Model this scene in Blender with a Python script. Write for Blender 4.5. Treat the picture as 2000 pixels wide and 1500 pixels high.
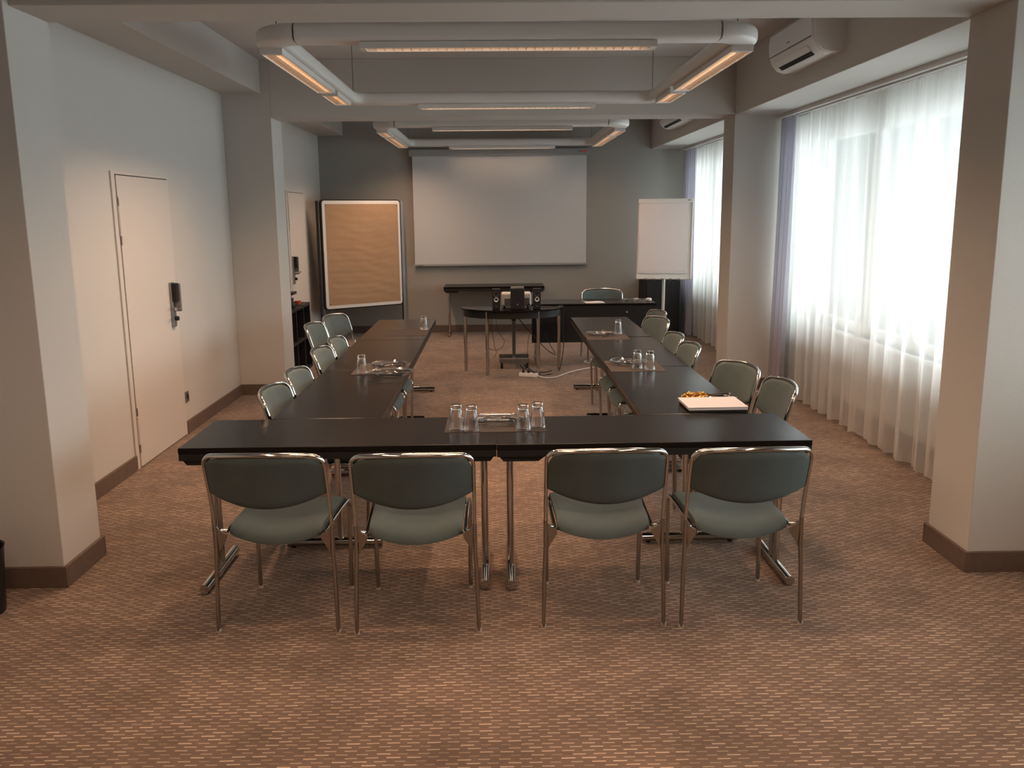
import bpy, bmesh, math, random
from mathutils import Vector, Matrix, Euler
random.seed(7)
PI = math.pi
SC = bpy.context.scene
COL = SC.collection
for o in list(bpy.data.objects):
    bpy.data.objects.remove(o)

# ------------------------------------------------------------------ camera
def make_camera():
    f, yaw, pitch, roll = 1740.0, 0.0173004, 0.1897694, 0.0096303
    cy, sy, cp, sp = math.cos(yaw), math.sin(yaw), math.cos(pitch), math.sin(pitch)
    w = Vector((sy*cp, cy*cp, -sp)); r = Vector((cy, -sy, 0)); d = w.cross(r)
    cr, sr = math.cos(roll), math.sin(roll)
    r2 = cr*r + sr*d; d2 = -sr*r + cr*d
    cam = bpy.data.cameras.new('camera'); ob = bpy.data.objects.new('camera', cam)
    COL.objects.link(ob)
    m = Matrix((r2, -d2, -w)).transposed().to_4x4()
    m.translation = Vector((0, 0, 1.75))
    ob.matrix_world = m
    cam.sensor_width = 36.0; cam.lens = f/2000*36; cam.clip_start = 0.05; cam.clip_end = 200
    SC.camera = ob
make_camera()

# ------------------------------------------------------------------ world, exposure
SKY_STRENGTH = 12.0
world = bpy.data.worlds.new('overcast'); SC.world = world
world.use_nodes = True
bg = world.node_tree.nodes['Background']
bg.inputs['Color'].default_value = (0.87, 0.94, 1.0, 1)
bg.inputs['Strength'].default_value = SKY_STRENGTH
SC.view_settings.view_transform = 'Standard'
SC.view_settings.look = 'None'
SC.view_settings.exposure = -0.06
SC.view_settings.gamma = 1.0
SC.view_settings.use_curve_mapping = False
LAMP_POWER = 2.9          # scales every luminaire
WARM = (1.0, 0.64, 0.42)
WIN = [(1.6, 3.98), (4.75, 8.64), (9.3, 13.0)]   # y range of each window opening
SILL, HEAD = 0.70, 2.46
for i, (a, b) in enumerate(WIN):                # light portals in the window openings
    L = bpy.data.lights.new('window_portal', 'AREA'); L.shape = 'RECTANGLE'
    L.size = HEAD-SILL; L.size_y = b-a; L.cycles.is_portal = True
    o = bpy.data.objects.new('window_portal', L); COL.objects.link(o)
    o.location = (3.32, (a+b)/2, (SILL+HEAD)/2)
    o.rotation_euler = (0, PI/2, 0)             # -z points into the room (-x)

# ------------------------------------------------------------------ materials
MATS = {}
def new_mat(name):
    m = bpy.data.materials.new(name); m.use_nodes = True
    nt = m.node_tree
    for n in list(nt.nodes): nt.nodes.remove(n)
    out = nt.nodes.new('ShaderNodeOutputMaterial')
    MATS[name] = m
    return m, nt, out
def P(name, col, rough=0.5, metal=0.0, spec=0.5, noise=None, bump=None, sheen=0, trans=0, ior=1.45, coat=0, emit=None, estr=0):
    """principled with optional noise colour variation (scale, amount) and bump (scale, strength)"""
    m, nt, out = new_mat(name)
    b = nt.nodes.new('ShaderNodeBsdfPrincipled')
    nt.links.new(b.outputs[0], out.inputs[0])
    b.inputs['Base Color'].default_value = (*col, 1)
    b.inputs['Roughness'].default_value = rough
    b.inputs['Metallic'].default_value = metal
    b.inputs['Specular IOR Level'].default_value = spec
    b.inputs['IOR'].default_value = ior
    if sheen:
        b.inputs['Sheen Weight'].default_value = sheen
        b.inputs['Sheen Roughness'].default_value = 0.4
        b.inputs['Sheen Tint'].default_value = (*[min(1, c*3+.2) for c in col], 1)
    if trans: b.inputs['Transmission Weight'].default_value = trans
    if coat: b.inputs['Coat Weight'].default_value = coat
    if emit:
        b.inputs['Emission Color'].default_value = (*emit, 1); b.inputs['Emission Strength'].default_value = estr
    if noise or bump:
        tc = nt.nodes.new('ShaderNodeTexCoord')
    if noise:
        n = nt.nodes.new('ShaderNodeTexNoise'); n.inputs['Scale'].default_value = noise[0]; n.inputs['Detail'].default_value = 4
        nt.links.new(tc.outputs['Object'], n.inputs['Vector'])
        mx = nt.nodes.new('ShaderNodeMix'); mx.data_type = 'RGBA'
        a = noise[1]
        mx.inputs[6].default_value = (*[c*(1-a) for c in col], 1)
        mx.inputs[7].default_value = (*[min(1, c*(1+a)) for c in col], 1)
        nt.links.new(n.outputs['Fac'], mx.inputs[0]); nt.links.new(mx.outputs[2], b.inputs['Base Color'])
    if bump:
        n2 = nt.nodes.new('ShaderNodeTexNoise'); n2.inputs['Scale'].default_value = bump[0]; n2.inputs['Detail'].default_value = 3
        nt.links.new(tc.outputs['Object'], n2.inputs['Vector'])
        bp = nt.nodes.new('ShaderNodeBump'); bp.inputs['Strength'].default_value = bump[1]; bp.inputs['Distance'].default_value = 0.002
        nt.links.new(n2.outputs['Fac'], bp.inputs['Height']); nt.links.new(bp.outputs[0], b.inputs['Normal'])
    return m

P('wall', (0.52, 0.50, 0.465), 0.85, noise=(3, .03), bump=(160, .35))
P('ceiling', (0.56, 0.53, 0.51), 0.9, noise=(2, .02), bump=(120, .2))
P('base', (0.125, 0.085, 0.066), 0.75, noise=(30, .2), bump=(300, .4))
P('doorpaint', (0.56, 0.52, 0.475), 0.55, noise=(4, .02))
P('gap', (0.03, 0.025, 0.02), 0.9)
P('tabletop', (0.0085, 0.0070, 0.0062), 0.24, spec=0.17, noise=(40, .15), bump=(400, .04))
P('tableedge', (0.008, 0.007, 0.0065), 0.5)
P('chrome', (0.58, 0.56, 0.535), 0.10, 1.0, noise=(20, .03))
P('chrome_dull', (0.36, 0.33, 0.29), 0.28, 1.0, noise=(20, .05))
P('fabric', (0.076, 0.101, 0.100), 0.9, sheen=0.16, noise=(9, .22), bump=(700, .5))
P('glide', (0.5, 0.46, 0.4), 0.4)
P('black', (0.010, 0.010, 0.011), 0.45, noise=(20, .2))
P('blackmatt', (0.012, 0.012, 0.013), 0.8, noise=(20, .2))
P('rubber', (0.012, 0.012, 0.012), 0.7)
P('white', (0.72, 0.71, 0.69), 0.35, noise=(5, .02))
P('lamp_white', (0.62, 0.605, 0.58), 0.4, noise=(5, .02))
P('grey_plastic', (0.16, 0.155, 0.15), 0.5)
P('steel', (0.30, 0.30, 0.30), 0.4, 0.8)
P('greypaint', (0.17, 0.17, 0.16), 0.45, 0.3)
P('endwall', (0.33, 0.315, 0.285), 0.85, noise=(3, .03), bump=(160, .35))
P('screen', (0.54, 0.55, 0.555), 0.9, noise=(2, .01))
P('screencase', (0.30, 0.30, 0.295), 0.55)
P('paper', (0.66, 0.61, 0.60), 0.8, noise=(6, .02))
P('paperedge', (0.60, 0.56, 0.56), 0.8)
P('kraft', (0.35, 0.225, 0.13), 0.8, noise=(3, .10), bump=(25, .6))
P('mat', (0.042, 0.029, 0.022), 0.8, noise=(60, .1))
P('drape', (0.20, 0.20, 0.255), 0.9, noise=(12, .05))
P('gold', (0.75, 0.40, 0.09), 0.25, 0.8, noise=(60, .4))
P('mirror', (0.62, 0.55, 0.47), 0.35, 0.9)
P('red', (0.7, 0.10, 0.05), 0.5)
P('glass', (1, 1, 1), 0.0, trans=1.0, ior=1.45)
P('cone', (0.05, 0.05, 0.05), 0.5)
P('silver', (0.6, 0.6, 0.6), 0.3, 0.9)
P('facade', (0.35, 0.34, 0.32), 0.9, noise=(2, .1))

def carpet():
    m, nt, out = new_mat('carpet')
    N, Lk = nt.nodes.new, nt.links.new
    b = N('ShaderNodeBsdfPrincipled'); Lk(b.outputs[0], out.inputs[0])
    b.inputs['Roughness'].default_value = 0.95; b.inputs['Specular IOR Level'].default_value = 0.15
    b.inputs['Sheen Weight'].default_value = 0.15
    tc = N('ShaderNodeTexCoord'); sep = N('ShaderNodeSeparateXYZ'); Lk(tc.outputs['Object'], sep.inputs[0])
    def M(op, a, bb=None, c=None):
        n = N('ShaderNodeMath'); n.operation = op
        for i, v in enumerate((a, bb, c)):
            if v is None: continue
            if isinstance(v, (int, float)): n.inputs[i].default_value = v
            else: Lk(v, n.inputs[i])
        return n.outputs[0]
    # slight waviness of the weave
    wob = N('ShaderNodeTexNoise'); wob.inputs['Scale'].default_value = 9; Lk(tc.outputs['Object'], wob.inputs['Vector'])
    yy = M('ADD', sep.outputs[1], M('MULTIPLY', wob.outputs['Fac'], 0.006))
    ys = M('DIVIDE', yy, 0.0205)
    row = M('FLOOR', ys); fy = M('FRACT', ys)
    wn = N('ShaderNodeTexWhiteNoise'); wn.noise_dimensions = '1D'; Lk(row, wn.inputs['W'])
    off = M('ADD', M('MULTIPLY', row, 0.5), M('MULTIPLY', wn.outputs['Value'], 0.22))
    xs = M('ADD', M('DIVIDE', sep.outputs[0], 0.068), off)
    fx = M('FRACT', xs); cell = M('FLOOR', xs)
    cmb = N('ShaderNodeCombineXYZ'); Lk(row, cmb.inputs[0]); Lk(cell, cmb.inputs[1])
    wn2 = N('ShaderNodeTexWhiteNoise'); wn2.noise_dimensions = '2D'; Lk(cmb.outputs[0], wn2.inputs['Vector'])
    dashx = M('LESS_THAN', fx, M('ADD', 0.48, M('MULTIPLY', wn2.outputs['Value'], 0.2)))
    dashy = M('LESS_THAN', fy, 0.26)
    dash = M('MULTIPLY', M('MULTIPLY', dashx, dashy), M('ADD', 0.30, M('MULTIPLY', wn2.outputs['Value'], 0.7)))
    fine = N('ShaderNodeTexNoise'); fine.inputs['Scale'].default_value = 350; fine.inputs['Detail'].default_value = 2
    Lk(tc.outputs['Object'], fine.inputs['Vector'])
    big = N('ShaderNodeTexNoise'); big.inputs['Scale'].default_value = 2.2; big.inputs['Detail'].default_value = 5; big.inputs['Roughness'].default_value = .62
    Lk(tc.outputs['Object'], big.inputs['Vector'])
    ramp = N('ShaderNodeMapRange'); Lk(big.outputs['Fac'], ramp.inputs[0])
    ramp.inputs[1].default_value = 0.34; ramp.inputs[2].default_value = 0.60; ramp.inputs[3].default_value = 0.74; ramp.inputs[4].default_value = 1.05
    shade = M('MULTIPLY', ramp.outputs[0], M('ADD', 0.80, M('MULTIPLY', fine.outputs['Fac'], 0.4)))
    shade = M('MULTIPLY', shade, M('ADD', 0.90, M('MULTIPLY', wn2.outputs['Value'], 0.18)))
    base = N('ShaderNodeMix'); base.data_type = 'RGBA'
    base.inputs[6].default_value = (0.160, 0.105, 0.074, 1); base.inputs[7].default_value = (0.54, 0.41, 0.295, 1)
    Lk(dash, base.inputs[0])
    mul = N('ShaderNodeVectorMath'); mul.operation = 'SCALE'; Lk(base.outputs[2], mul.inputs[0]); Lk(shade, mul.inputs['Scale'])
    Lk(mul.outputs[0], b.inputs['Base Color'])
    bp = N('ShaderNodeBump'); bp.inputs['Strength'].default_value = 0.5; bp.inputs['Distance'].default_value = 0.003
    Lk(M('ADD', fine.outputs['Fac'], M('MULTIPLY', dash, 0.5)), bp.inputs['Height']); Lk(bp.outputs[0], b.inputs['Normal'])
carpet()

def sheer():
    m, nt, out = new_mat('sheer')
    N, Lk = nt.nodes.new, nt.links.new
    tr = N('ShaderNodeBsdfTransparent'); tl = N('ShaderNodeBsdfTranslucent'); df = N('ShaderNodeBsdfDiffuse')
    tl.inputs[0].default_value = (0.80, 0.79, 0.76, 1); df.inputs[0].default_value = (0.66, 0.62, 0.57, 1)
    tc = N('ShaderNodeTexCoord'); n = N('ShaderNodeTexNoise'); n.inputs['Scale'].default_value = 900
    Lk(tc.outputs['Object'], n.inputs['Vector'])
    a = N('ShaderNodeMixShader'); a.inputs[0].default_value = 0.45; Lk(tl.outputs[0], a.inputs[1]); Lk(df.outputs[0], a.inputs[2])
    c = N('ShaderNodeMixShader')
    mr = N('ShaderNodeMapRange'); mr.inputs[3].default_value = 0.58; mr.inputs[4].default_value = 0.74; Lk(n.outputs['Fac'], mr.inputs[0])
    Lk(mr.outputs[0], c.inputs[0]); Lk(tr.outputs[0], c.inputs[1]); Lk(a.outputs[0], c.inputs[2])
    Lk(c.outputs[0], out.inputs[0])
sheer()
def drape_mat():
    m, nt, out = new_mat('drape_cloth')
    N, Lk = nt.nodes.new, nt.links.new
    tl = N('ShaderNodeBsdfTranslucent'); df = N('ShaderNodeBsdfDiffuse')
    tl.inputs[0].default_value = (0.50, 0.50, 0.60, 1); df.inputs[0].default_value = (0.36, 0.34, 0.375, 1)
    tc = N('ShaderNodeTexCoord'); n = N('ShaderNodeTexNoise'); n.inputs['Scale'].default_value = 400
    Lk(tc.outputs['Object'], n.inputs['Vector'])
    bp = N('ShaderNodeBump'); bp.inputs['Strength'].default_value = .2; bp.inputs['Distance'].default_value = .001
    Lk(n.outputs['Fac'], bp.inputs['Height']); Lk(bp.outputs[0], df.inputs['Normal'])
    a = N('ShaderNodeMixShader'); a.inputs[0].default_value = 0.75; Lk(tl.outputs[0], a.inputs[1]); Lk(df.outputs[0], a.inputs[2])
    Lk(a.outputs[0], out.inputs[0])
drape_mat()
def pane():
    m, nt, out = new_mat('pane')
    N, Lk = nt.nodes.new, nt.links.new
    tr = N('ShaderNodeBsdfTransparent'); gl = N('ShaderNodeBsdfGlossy'); gl.inputs['Roughness'].default_value = 0.02
    tr.inputs[0].default_value = (0.93, 0.96, 0.95, 1)
    fr = N('ShaderNodeFresnel'); fr.inputs[0].default_value = 1.45
    c = N('ShaderNodeMixShader'); Lk(fr.outputs[0], c.inputs[0]); Lk(tr.outputs[0], c.inputs[1]); Lk(gl.outputs[0], c.inputs[2])
    Lk(c.outputs[0], out.inputs[0])
pane()
def emissive(name, col, s):
    m, nt, out = new_mat(name)
    e = nt.nodes.new('ShaderNodeEmission'); e.inputs[0].default_value = (*col, 1); e.inputs[1].default_value = s
    nt.links.new(e.outputs[0], out.inputs[0])
emissive('tube_glow', (1.0, 0.64, 0.42), 7.0)

# ------------------------------------------------------------------ mesh helpers
class MB:
    def __init__(s): s.bm = bmesh.new()
    def box(s, x0, x1, y0, y1, z0, z1, rot=None, bev=0):
        r = bmesh.ops.create_cube(s.bm, size=1)
        vs = r['verts']
        M = Matrix.Translation(((x0+x1)/2, (y0+y1)/2, (z0+z1)/2)) @ Matrix.Diagonal((abs(x1-x0), abs(y1-y0), abs(z1-z0), 1))
        if rot is not None: M = rot @ M
        bmesh.ops.transform(s.bm, matrix=M, verts=vs)
        if bev:
            es = list({e for v in vs for e in v.link_edges})
            bmesh.ops.bevel(s.bm, geom=es, offset=bev, segments=2, affect='EDGES', profile=0.5)
        return s
    def cyl(s, a, b, r, r2=None, n=16, caps=True):
        a = Vector(a); b = Vector(b); d = b-a
        q = bmesh.ops.create_cone(s.bm, cap_ends=caps, segments=n, radius1=r, radius2=r if r2 is None else r2, depth=d.length)
        M = Matrix.Translation((a+b)/2) @ d.to_track_quat('Z', 'Y').to_matrix().to_4x4()
        bmesh.ops.transform(s.bm, matrix=M, verts=q['verts'])
        return s
    def tube(s, pts, r, n=10, flat=None, up=None):
        pts = [Vector(p) for p in pts]
        T = []
        for i in range(len(pts)):
            t = (pts[min(i+1, len(pts)-1)]-pts[max(i-1, 0)]).normalized(); T.append(t)
        if up is None:
            up = Vector((0, 0, 1)) if abs(T[0].z) < .9 else Vector((0, 1, 0))
        nrm = (Vector(up)-T[0]*Vector(up).dot(T[0])).normalized()
        rings = []
        ra, rb = flat if flat else (r, r)
        for i, p in enumerate(pts):
            if i:
                nrm = (nrm - T[i]*nrm.dot(T[i]))
                nrm = nrm.normalized() if nrm.length > 1e-6 else T[i].orthogonal().normalized()
            bi = T[i].cross(nrm)
            rings.append([s.bm.verts.new(p + nrm*math.cos(2*PI*k/n)*ra + bi*math.sin(2*PI*k/n)*rb) for k in range(n)])
        for i in range(len(rings)-1):
            for k in range(n):
                s.bm.faces.new((rings[i][k], rings[i][(k+1) % n], rings[i+1][(k+1) % n], rings[i+1][k]))
        s.bm.faces.new(rings[0][::-1]); s.bm.faces.new(rings[-1])
        return s
    def lathe(s, prof, n=24, c=(0, 0, 0), closed=False):
        rings = []
        for (r, z) in prof:
            if r < 1e-6: rings.append([s.bm.verts.new((c[0], c[1], c[2]+z))])
            else: rings.append([s.bm.verts.new((c[0]+r*math.cos(2*PI*k/n), c[1]+r*math.sin(2*PI*k/n), c[2]+z)) for k in range(n)])
        prs = list(zip(rings, rings[1:]))
        if closed: prs.append((rings[-1], rings[0]))
        for A, B in prs:
            for k in range(n):
                k2 = (k+1) % n
                if len(A) == 1 and len(B) == 1: continue
                if len(A) == 1: s.bm.faces.new((A[0], B[k], B[k2]))
                elif len(B) == 1: s.bm.faces.new((A[k], A[k2], B[0]))
                else: s.bm.faces.new((A[k], A[k2], B[k2], B[k]))
        return s
    def prism(s, poly, z0, z1, axis='z'):
        def mk(p, h):
            if axis == 'z': return (p[0], p[1], h)
            if axis == 'y': return (p[0], h, p[1])
            return (h, p[0], p[1])
        A = [s.bm.verts.new(mk(p, z0)) for p in poly]; B = [s.bm.verts.new(mk(p, z1)) for p in poly]
        n = len(poly)
        s.bm.faces.new(A[::-1]); s.bm.faces.new(B)
        for k in range(n): s.bm.faces.new((A[k], A[(k+1) % n], B[(k+1) % n], B[k]))
        return s
    def grid(s, fn, nu, nv):
        V = [[s.bm.verts.new(fn(i/nu, j/nv)) for j in range(nv+1)] for i in range(nu+1)]
        for i in range(nu):
            for j in range(nv): s.bm.faces.new((V[i][j], V[i+1][j], V[i+1][j+1], V[i][j+1]))
        return s
    def pad(s, fn, nu, nv, th, rim=.35):
        """cushion: fn(u,v)->(point, normal), thickness th tapering to the rim"""
        F, B = [], []
        for i in range(nu+1):
            fr, br = [], []
            for j in range(nv+1):
                u, v = i/nu, j/nv
                p, nn = fn(u, v); p = Vector(p); nn = Vector(nn)
                e = min(u, 1-u, v, 1-v)
                t = th/2*(rim + (1-rim)*math.sqrt(max(0, 1-(1-min(1, e*7))**2)))
                fr.append(s.bm.verts.new(p+nn*t)); br.append(s.bm.verts.new(p-nn*t))
            F.append(fr); B.append(br)
        for i in range(nu):
            for j in range(nv):
                s.bm.faces.new((F[i][j], F[i+1][j], F[i+1][j+1], F[i][j+1]))
                s.bm.faces.new((B[i][j], B[i][j+1], B[i+1][j+1], B[i+1][j]))
        for i in range(nu):
            s.bm.faces.new((F[i][0], B[i][0], B[i+1][0], F[i+1][0])); s.bm.faces.new((F[i][nv], F[i+1][nv], B[i+1][nv], B[i][nv]))
        for j in range(nv):
            s.bm.faces.new((F[0][j], F[0][j+1], B[0][j+1], B[0][j])); s.bm.faces.new((F[nu][j], B[nu][j], B[nu][j+1], F[nu][j+1]))
        return s
    def build(s, name, mat, parent=None, smooth=True, bevel=0, loc=None, ang=40):
        bmesh.ops.recalc_face_normals(s.bm, faces=s.bm.faces)
        me = bpy.data.meshes.new(name); s.bm.to_mesh(me); s.bm.free()
        me.materials.append(MATS[mat])
        if smooth:
            me.polygons.foreach_set('use_smooth', [True]*len(me.polygons))
            me.set_sharp_from_angle(angle=math.radians(ang))
        o = bpy.data.objects.new(name, me); COL.objects.link(o)
        if parent: o.parent = parent
        if loc: o.location = loc
        if bevel:
            b = o.modifiers.new('bevel', 'BEVEL'); b.width = bevel; b.segments = 2; b.limit_method = 'ANGLE'
        return o
def fillet(pts, r, n=6):
    pts = [Vector(p) for p in pts]; out = [pts[0]]
    for i in range(1, len(pts)-1):
        a, b, c = pts[i-1], pts[i], pts[i+1]
        d1 = (a-b); d2 = (c-b); rr = min(r, d1.length*.49, d2.length*.49)
        p1 = b+d1.normalized()*rr; p2 = b+d2.normalized()*rr
        for k in range(n+1):
            t = k/n; out.append((1-t)**2*p1+2*t*(1-t)*b+t*t*p2)
    out.append(pts[-1]); return out
def catmull(pts, n=8):
    pts = [Vector(p) for p in pts]; P_ = [pts[0]]+pts+[pts[-1]]; out = []
    for i in range(1, len(P_)-2):
        a, b, c, d = P_[i-1], P_[i], P_[i+1], P_[i+2]
        for k in range(n):
            t = k/n
            out.append(.5*((2*b)+(-a+c)*t+(2*a-5*b+4*c-d)*t*t+(-a+3*b-3*c+d)*t**3))
    out.append(pts[-1]); return out
def tag(o, label, cat=None, group=None, kind=None):
    o['label'] = label
    if cat: o['category'] = cat
    if group: o['group'] = group
    if kind: o['kind'] = kind
    return o
def struct(o, label=None):
    o['kind'] = 'structure'
    if label: o['label'] = label
    return o
def thing(name, label, cat, loc=(0, 0, 0), rz=0, group=None):
    o = bpy.data.objects.new(name, None); COL.objects.link(o); o.empty_display_size = .1
    o.location = loc; o.rotation_euler = (0, 0, rz)
    return tag(o, label, cat, group)
def dup(root, loc, rz, label, group=None):
    r = root.copy(); COL.objects.link(r); r.location = loc; r.rotation_euler = (0, 0, rz); r['label'] = label
    if group: r['group'] = group
    for ch in list(root.children):
        c = ch.copy(); COL.objects.link(c); c.parent = r
        for g in list(ch.children):
            d = g.copy(); COL.objects.link(d); d.parent = c
    return r

# ------------------------------------------------------------------ room shell
XL, XR, YF, YB = -2.54, 3.05, 13.33, -2.6
CZ, BZ, SZL, SZR = 3.17, 2.65, 2.865, 2.64
CXL, CXR = -2.09, 2.29
A0, A1, B0, B1 = 4.08, 4.48, 8.73, 9.14
struct(MB().box(XL-.2, XR+.3, YB-.2, YF+.2, -.1, 0).build('floor', 'carpet', smooth=False), 'brown woven carpet with fine pale dashes')
struct(MB().box(XL-.2, XR+.3, YB-.2, YF+.2, CZ, CZ+.15).build('ceiling', 'ceiling', smooth=False), 'pale painted ceiling above the beams')
struct(MB().box(XL-.2, XL, YB-.2, YF+.2, 0, CZ).build('wall_left', 'wall', smooth=False), 'pale left wall with two flush doors')
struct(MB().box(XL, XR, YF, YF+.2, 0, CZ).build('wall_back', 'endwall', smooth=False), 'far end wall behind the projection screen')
struct(MB().box(XL, XR, YB-.2, YB, 0, CZ).build('wall_front', 'wall', smooth=False), 'wall behind the viewer')
w = MB()
w.box(XR, XR+.28, YB, YF, 0, SILL).box(XR, XR+.28, YB, YF, HEAD, CZ)
ys = [YB]+[v for a in WIN for v in a]+[YF]
for a, b in zip(ys[::2], ys[1::2]): w.box(XR, XR+.28, a, b, SILL, HEAD)
struct(w.build('wall_right', 'wall', smooth=False), 'window wall behind the curtains')
tn = [0]
def trim(mb, label, mat='wall', bevel=.004):
    tn[0] += 1
    return struct(mb.build('trim_%d' % tn[0], mat, smooth=False, bevel=bevel), label)
# columns
trim(MB().box(XL, CXL, A0, A1, 0, CZ), 'near left column')
trim(MB().box(CXR, XR, A0, A1, 0, CZ), 'near right column')
trim(MB().box(XL, CXL, B0, B1, 0, CZ), 'far left column')
trim(MB().box(CXR, XR, B0, B1, 0, CZ), 'far right column')
# cross beams
trim(MB().box(CXL, CXR, A0+.05, A1, BZ, CZ), 'near cross beam under the ceiling')
trim(MB().box(CXL, CXR, B0, B1, BZ, CZ), 'far cross beam under the ceiling')
# side beams, one per bay
for i, (a, b) in enumerate([(YB, A0), (A1, B0), (B1, YF)]):
    trim(MB().box(XL, CXL-.085, a, b, SZL, CZ), ['left side beam over the nearest bay', 'left side beam over the middle bay', 'left side beam over the far bay'][i])
    trim(MB().box(CXR, XR, a, b, SZR, CZ), ['right side beam over the nearest bay', 'right side beam over the middle bay', 'right side beam over the far bay'][i])
# baseboards
D1 = (6.08, 7.12); D2 = (11.1, 12.1); BH, BT = .105, .018
def bb(name, segs, label):
    m = MB()
    for x0, x1, y0, y1 in segs: m.box(x0, x1, y0, y1, 0, BH)
    struct(m.build(name, 'base', smooth=False, bevel=.003), label)
bb('baseboard_left', [(XL, XL+BT, YB, A0), (XL, XL+BT, A1, D1[0]), (XL, XL+BT, D1[1], B0), (XL, XL+BT, B1, D2[0]), (XL, XL+BT, D2[1], YF),
   (XL, CXL+BT, A0-BT, A0), (CXL, CXL+BT, A0, A1), (XL, CXL+BT, A1, A1+BT), (XL, CXL+BT, B0-BT, B0), (CXL, CXL+BT, B0, B1), (XL, CXL+BT, B1, B1+BT)],
   'brown carpet skirting of the left wall and columns')
bb('baseboard_right', [(XR-BT, XR, YB, A0), (XR-BT, XR, A1, B0), (XR-BT, XR, B1, YF),
   (CXR-BT, XR, A0-BT, A0), (CXR-BT, CXR, A0, A1), (CXR-BT, XR, A1, A1+BT), (CXR-BT, XR, B0-BT, B0), (CXR-BT, CXR, B0, B1), (CXR-BT, XR, B1, B1+BT)],
   'brown carpet skirting of the right wall and columns')
bb('baseboard_back', [(XL, XR, YF-BT, YF)], 'grey-brown skirting of the far wall')

# windows
def window(i, a, b, muls):
    r = bpy.data.objects.new('window_%d' % (i+1), None); COL.objects.link(r); r.location = (XR+.12, (a+b)/2, SILL)
    r['kind'] = 'structure'; r['label'] = ['window beside the viewer', 'large window of the middle bay', 'window of the far bay'][i]
    oy = (a+b)/2; f = MB(); h = HEAD-SILL
    e = [(a, .05), (b, .05)]
    f.box(-.03, .03, a-oy, b-oy, 0, .07).box(-.03, .03, a-oy, b-oy, h-.07, h)
    f.box(-.03, .03, a-oy, a-oy+.07, .07, h-.07).box(-.03, .03, b-oy-.07, b-oy, .07, h-.07)
    for y, wd in muls: f.box(-.03, .03, y-wd/2-oy, y+wd/2-oy, .07, h-.07)
    f.build('window_frame', 'white', r, smooth=False, bevel=.004)
    MB().box(-.006, .006, a-oy+.07, b-oy-.07, .07, h-.07).build('pane', 'pane', r, smooth=False)
    MB().box(-.16, .02, a-oy-.03, b-oy+.03, -.03, 0).build('window_sill', 'white', r, smooth=False, bevel=.004)
window(0, *WIN[0], [(2.8, .1)])
window(1, *WIN[1], [(6.72, .22), (7.48, .10)])
window(2, *WIN[2], [(10.5, .1), (11.6, .12)])
# the balcony slab of the floor above, outside the windows
struct(MB().box(XR+.28, XR+1.55, YB, YF, 2.62, 2.80).build('trim_20', 'facade', smooth=False), 'balcony slab outside above the windows')

# doors
def door(i, y0, y1, handle_y, sgn):
    r = bpy.data.objects.new('door_%d' % i, None); COL.objects.link(r); r.location = (XL, (y0+y1)/2, 0)
    r['kind'] = 'structure'; r['label'] = ['flush pale door with a dark electronic lock in the left wall', 'second flush door beyond the far left column'][i-1]
    h = 2.05; w2 = (y1-y0)/2
    m = MB(); m.box(0, .012, -w2, -w2+.055, 0, h).box(0, .012, w2-.02, w2, 0, h).box(0, .012, -w2+.055, w2-.02, h-.02, h)
    m.build('door_frame', 'doorpaint', r, smooth=False, bevel=.002)
    MB().box(.0005, .004, -w2+.055, -w2+.068, .01, h-.02).box(.0005, .004, -w2+.055, w2-.02, h-.026, h-.02).build('shadow_gap', 'gap', r, smooth=False)
    MB().box(.0, .016, -w2+.066, w2-.02, .006, h-.026).build('door_leaf', 'doorpaint', r, smooth=False, bevel=.003)
    for z in (.27, 1.72):
        hg = MB(); hg.cyl((.018, -w2+.06, z-.10), (.018, -w2+.06, z+.10), .011).build('hinge', 'doorpaint', r)
        MB().box(.014, .018, -w2+.06, -w2+.075, z-.16, z+.16).build('hinge_plate', 'chrome_dull', hg if False else r, smooth=False)
    y = handle_y-(y0+y1)/2
    pl = MB().box(.016, .036, y-.035, y+.035, .90, 1.245).build('lock_plate', 'steel', r, smooth=False, bevel=.004)
    MB().box(.036, .075, y-.032, y+.028, 1.10, 1.24).build('lock_housing', 'blackmatt', pl, smooth=False, bevel=.008)
    MB().box(.036, .085, y+.008, y+.034, 1.02, 1.235).build('card_reader', 'grey_plastic', pl, smooth=False, bevel=.004)
    lv = MB(); lv.cyl((.036, y, 1.045), (.085, y, 1.045), .011)
    lv.tube(fillet([(.075, y, 1.045), (.085, y, 1.045), (.085, y+sgn*.11, 1.045)], .01), .009)
    lv.build('door_handle', 'chrome', pl)
    MB().cyl((.036, y+.005, .965), (.062, y+.005, .965), .017).build('lock_cylinder', 'blackmatt', pl)
door(1, D1[0], D1[1], 6.98, -1)
door(2, D2[0], D2[1], 11.24, 1)
s = thing('wall_socket', 'small dark wall socket just above the skirting beside the door', 'socket', (XL, 7.19, .30))
MB().box(0, .008, -.042, .042, -.042, .042).build('cover_plate', 'steel', s, smooth=False, bevel=.003)
MB().cyl((.008, 0, 0), (.0095, 0, 0), .022).build('socket_insert', 'black', s)

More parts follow.
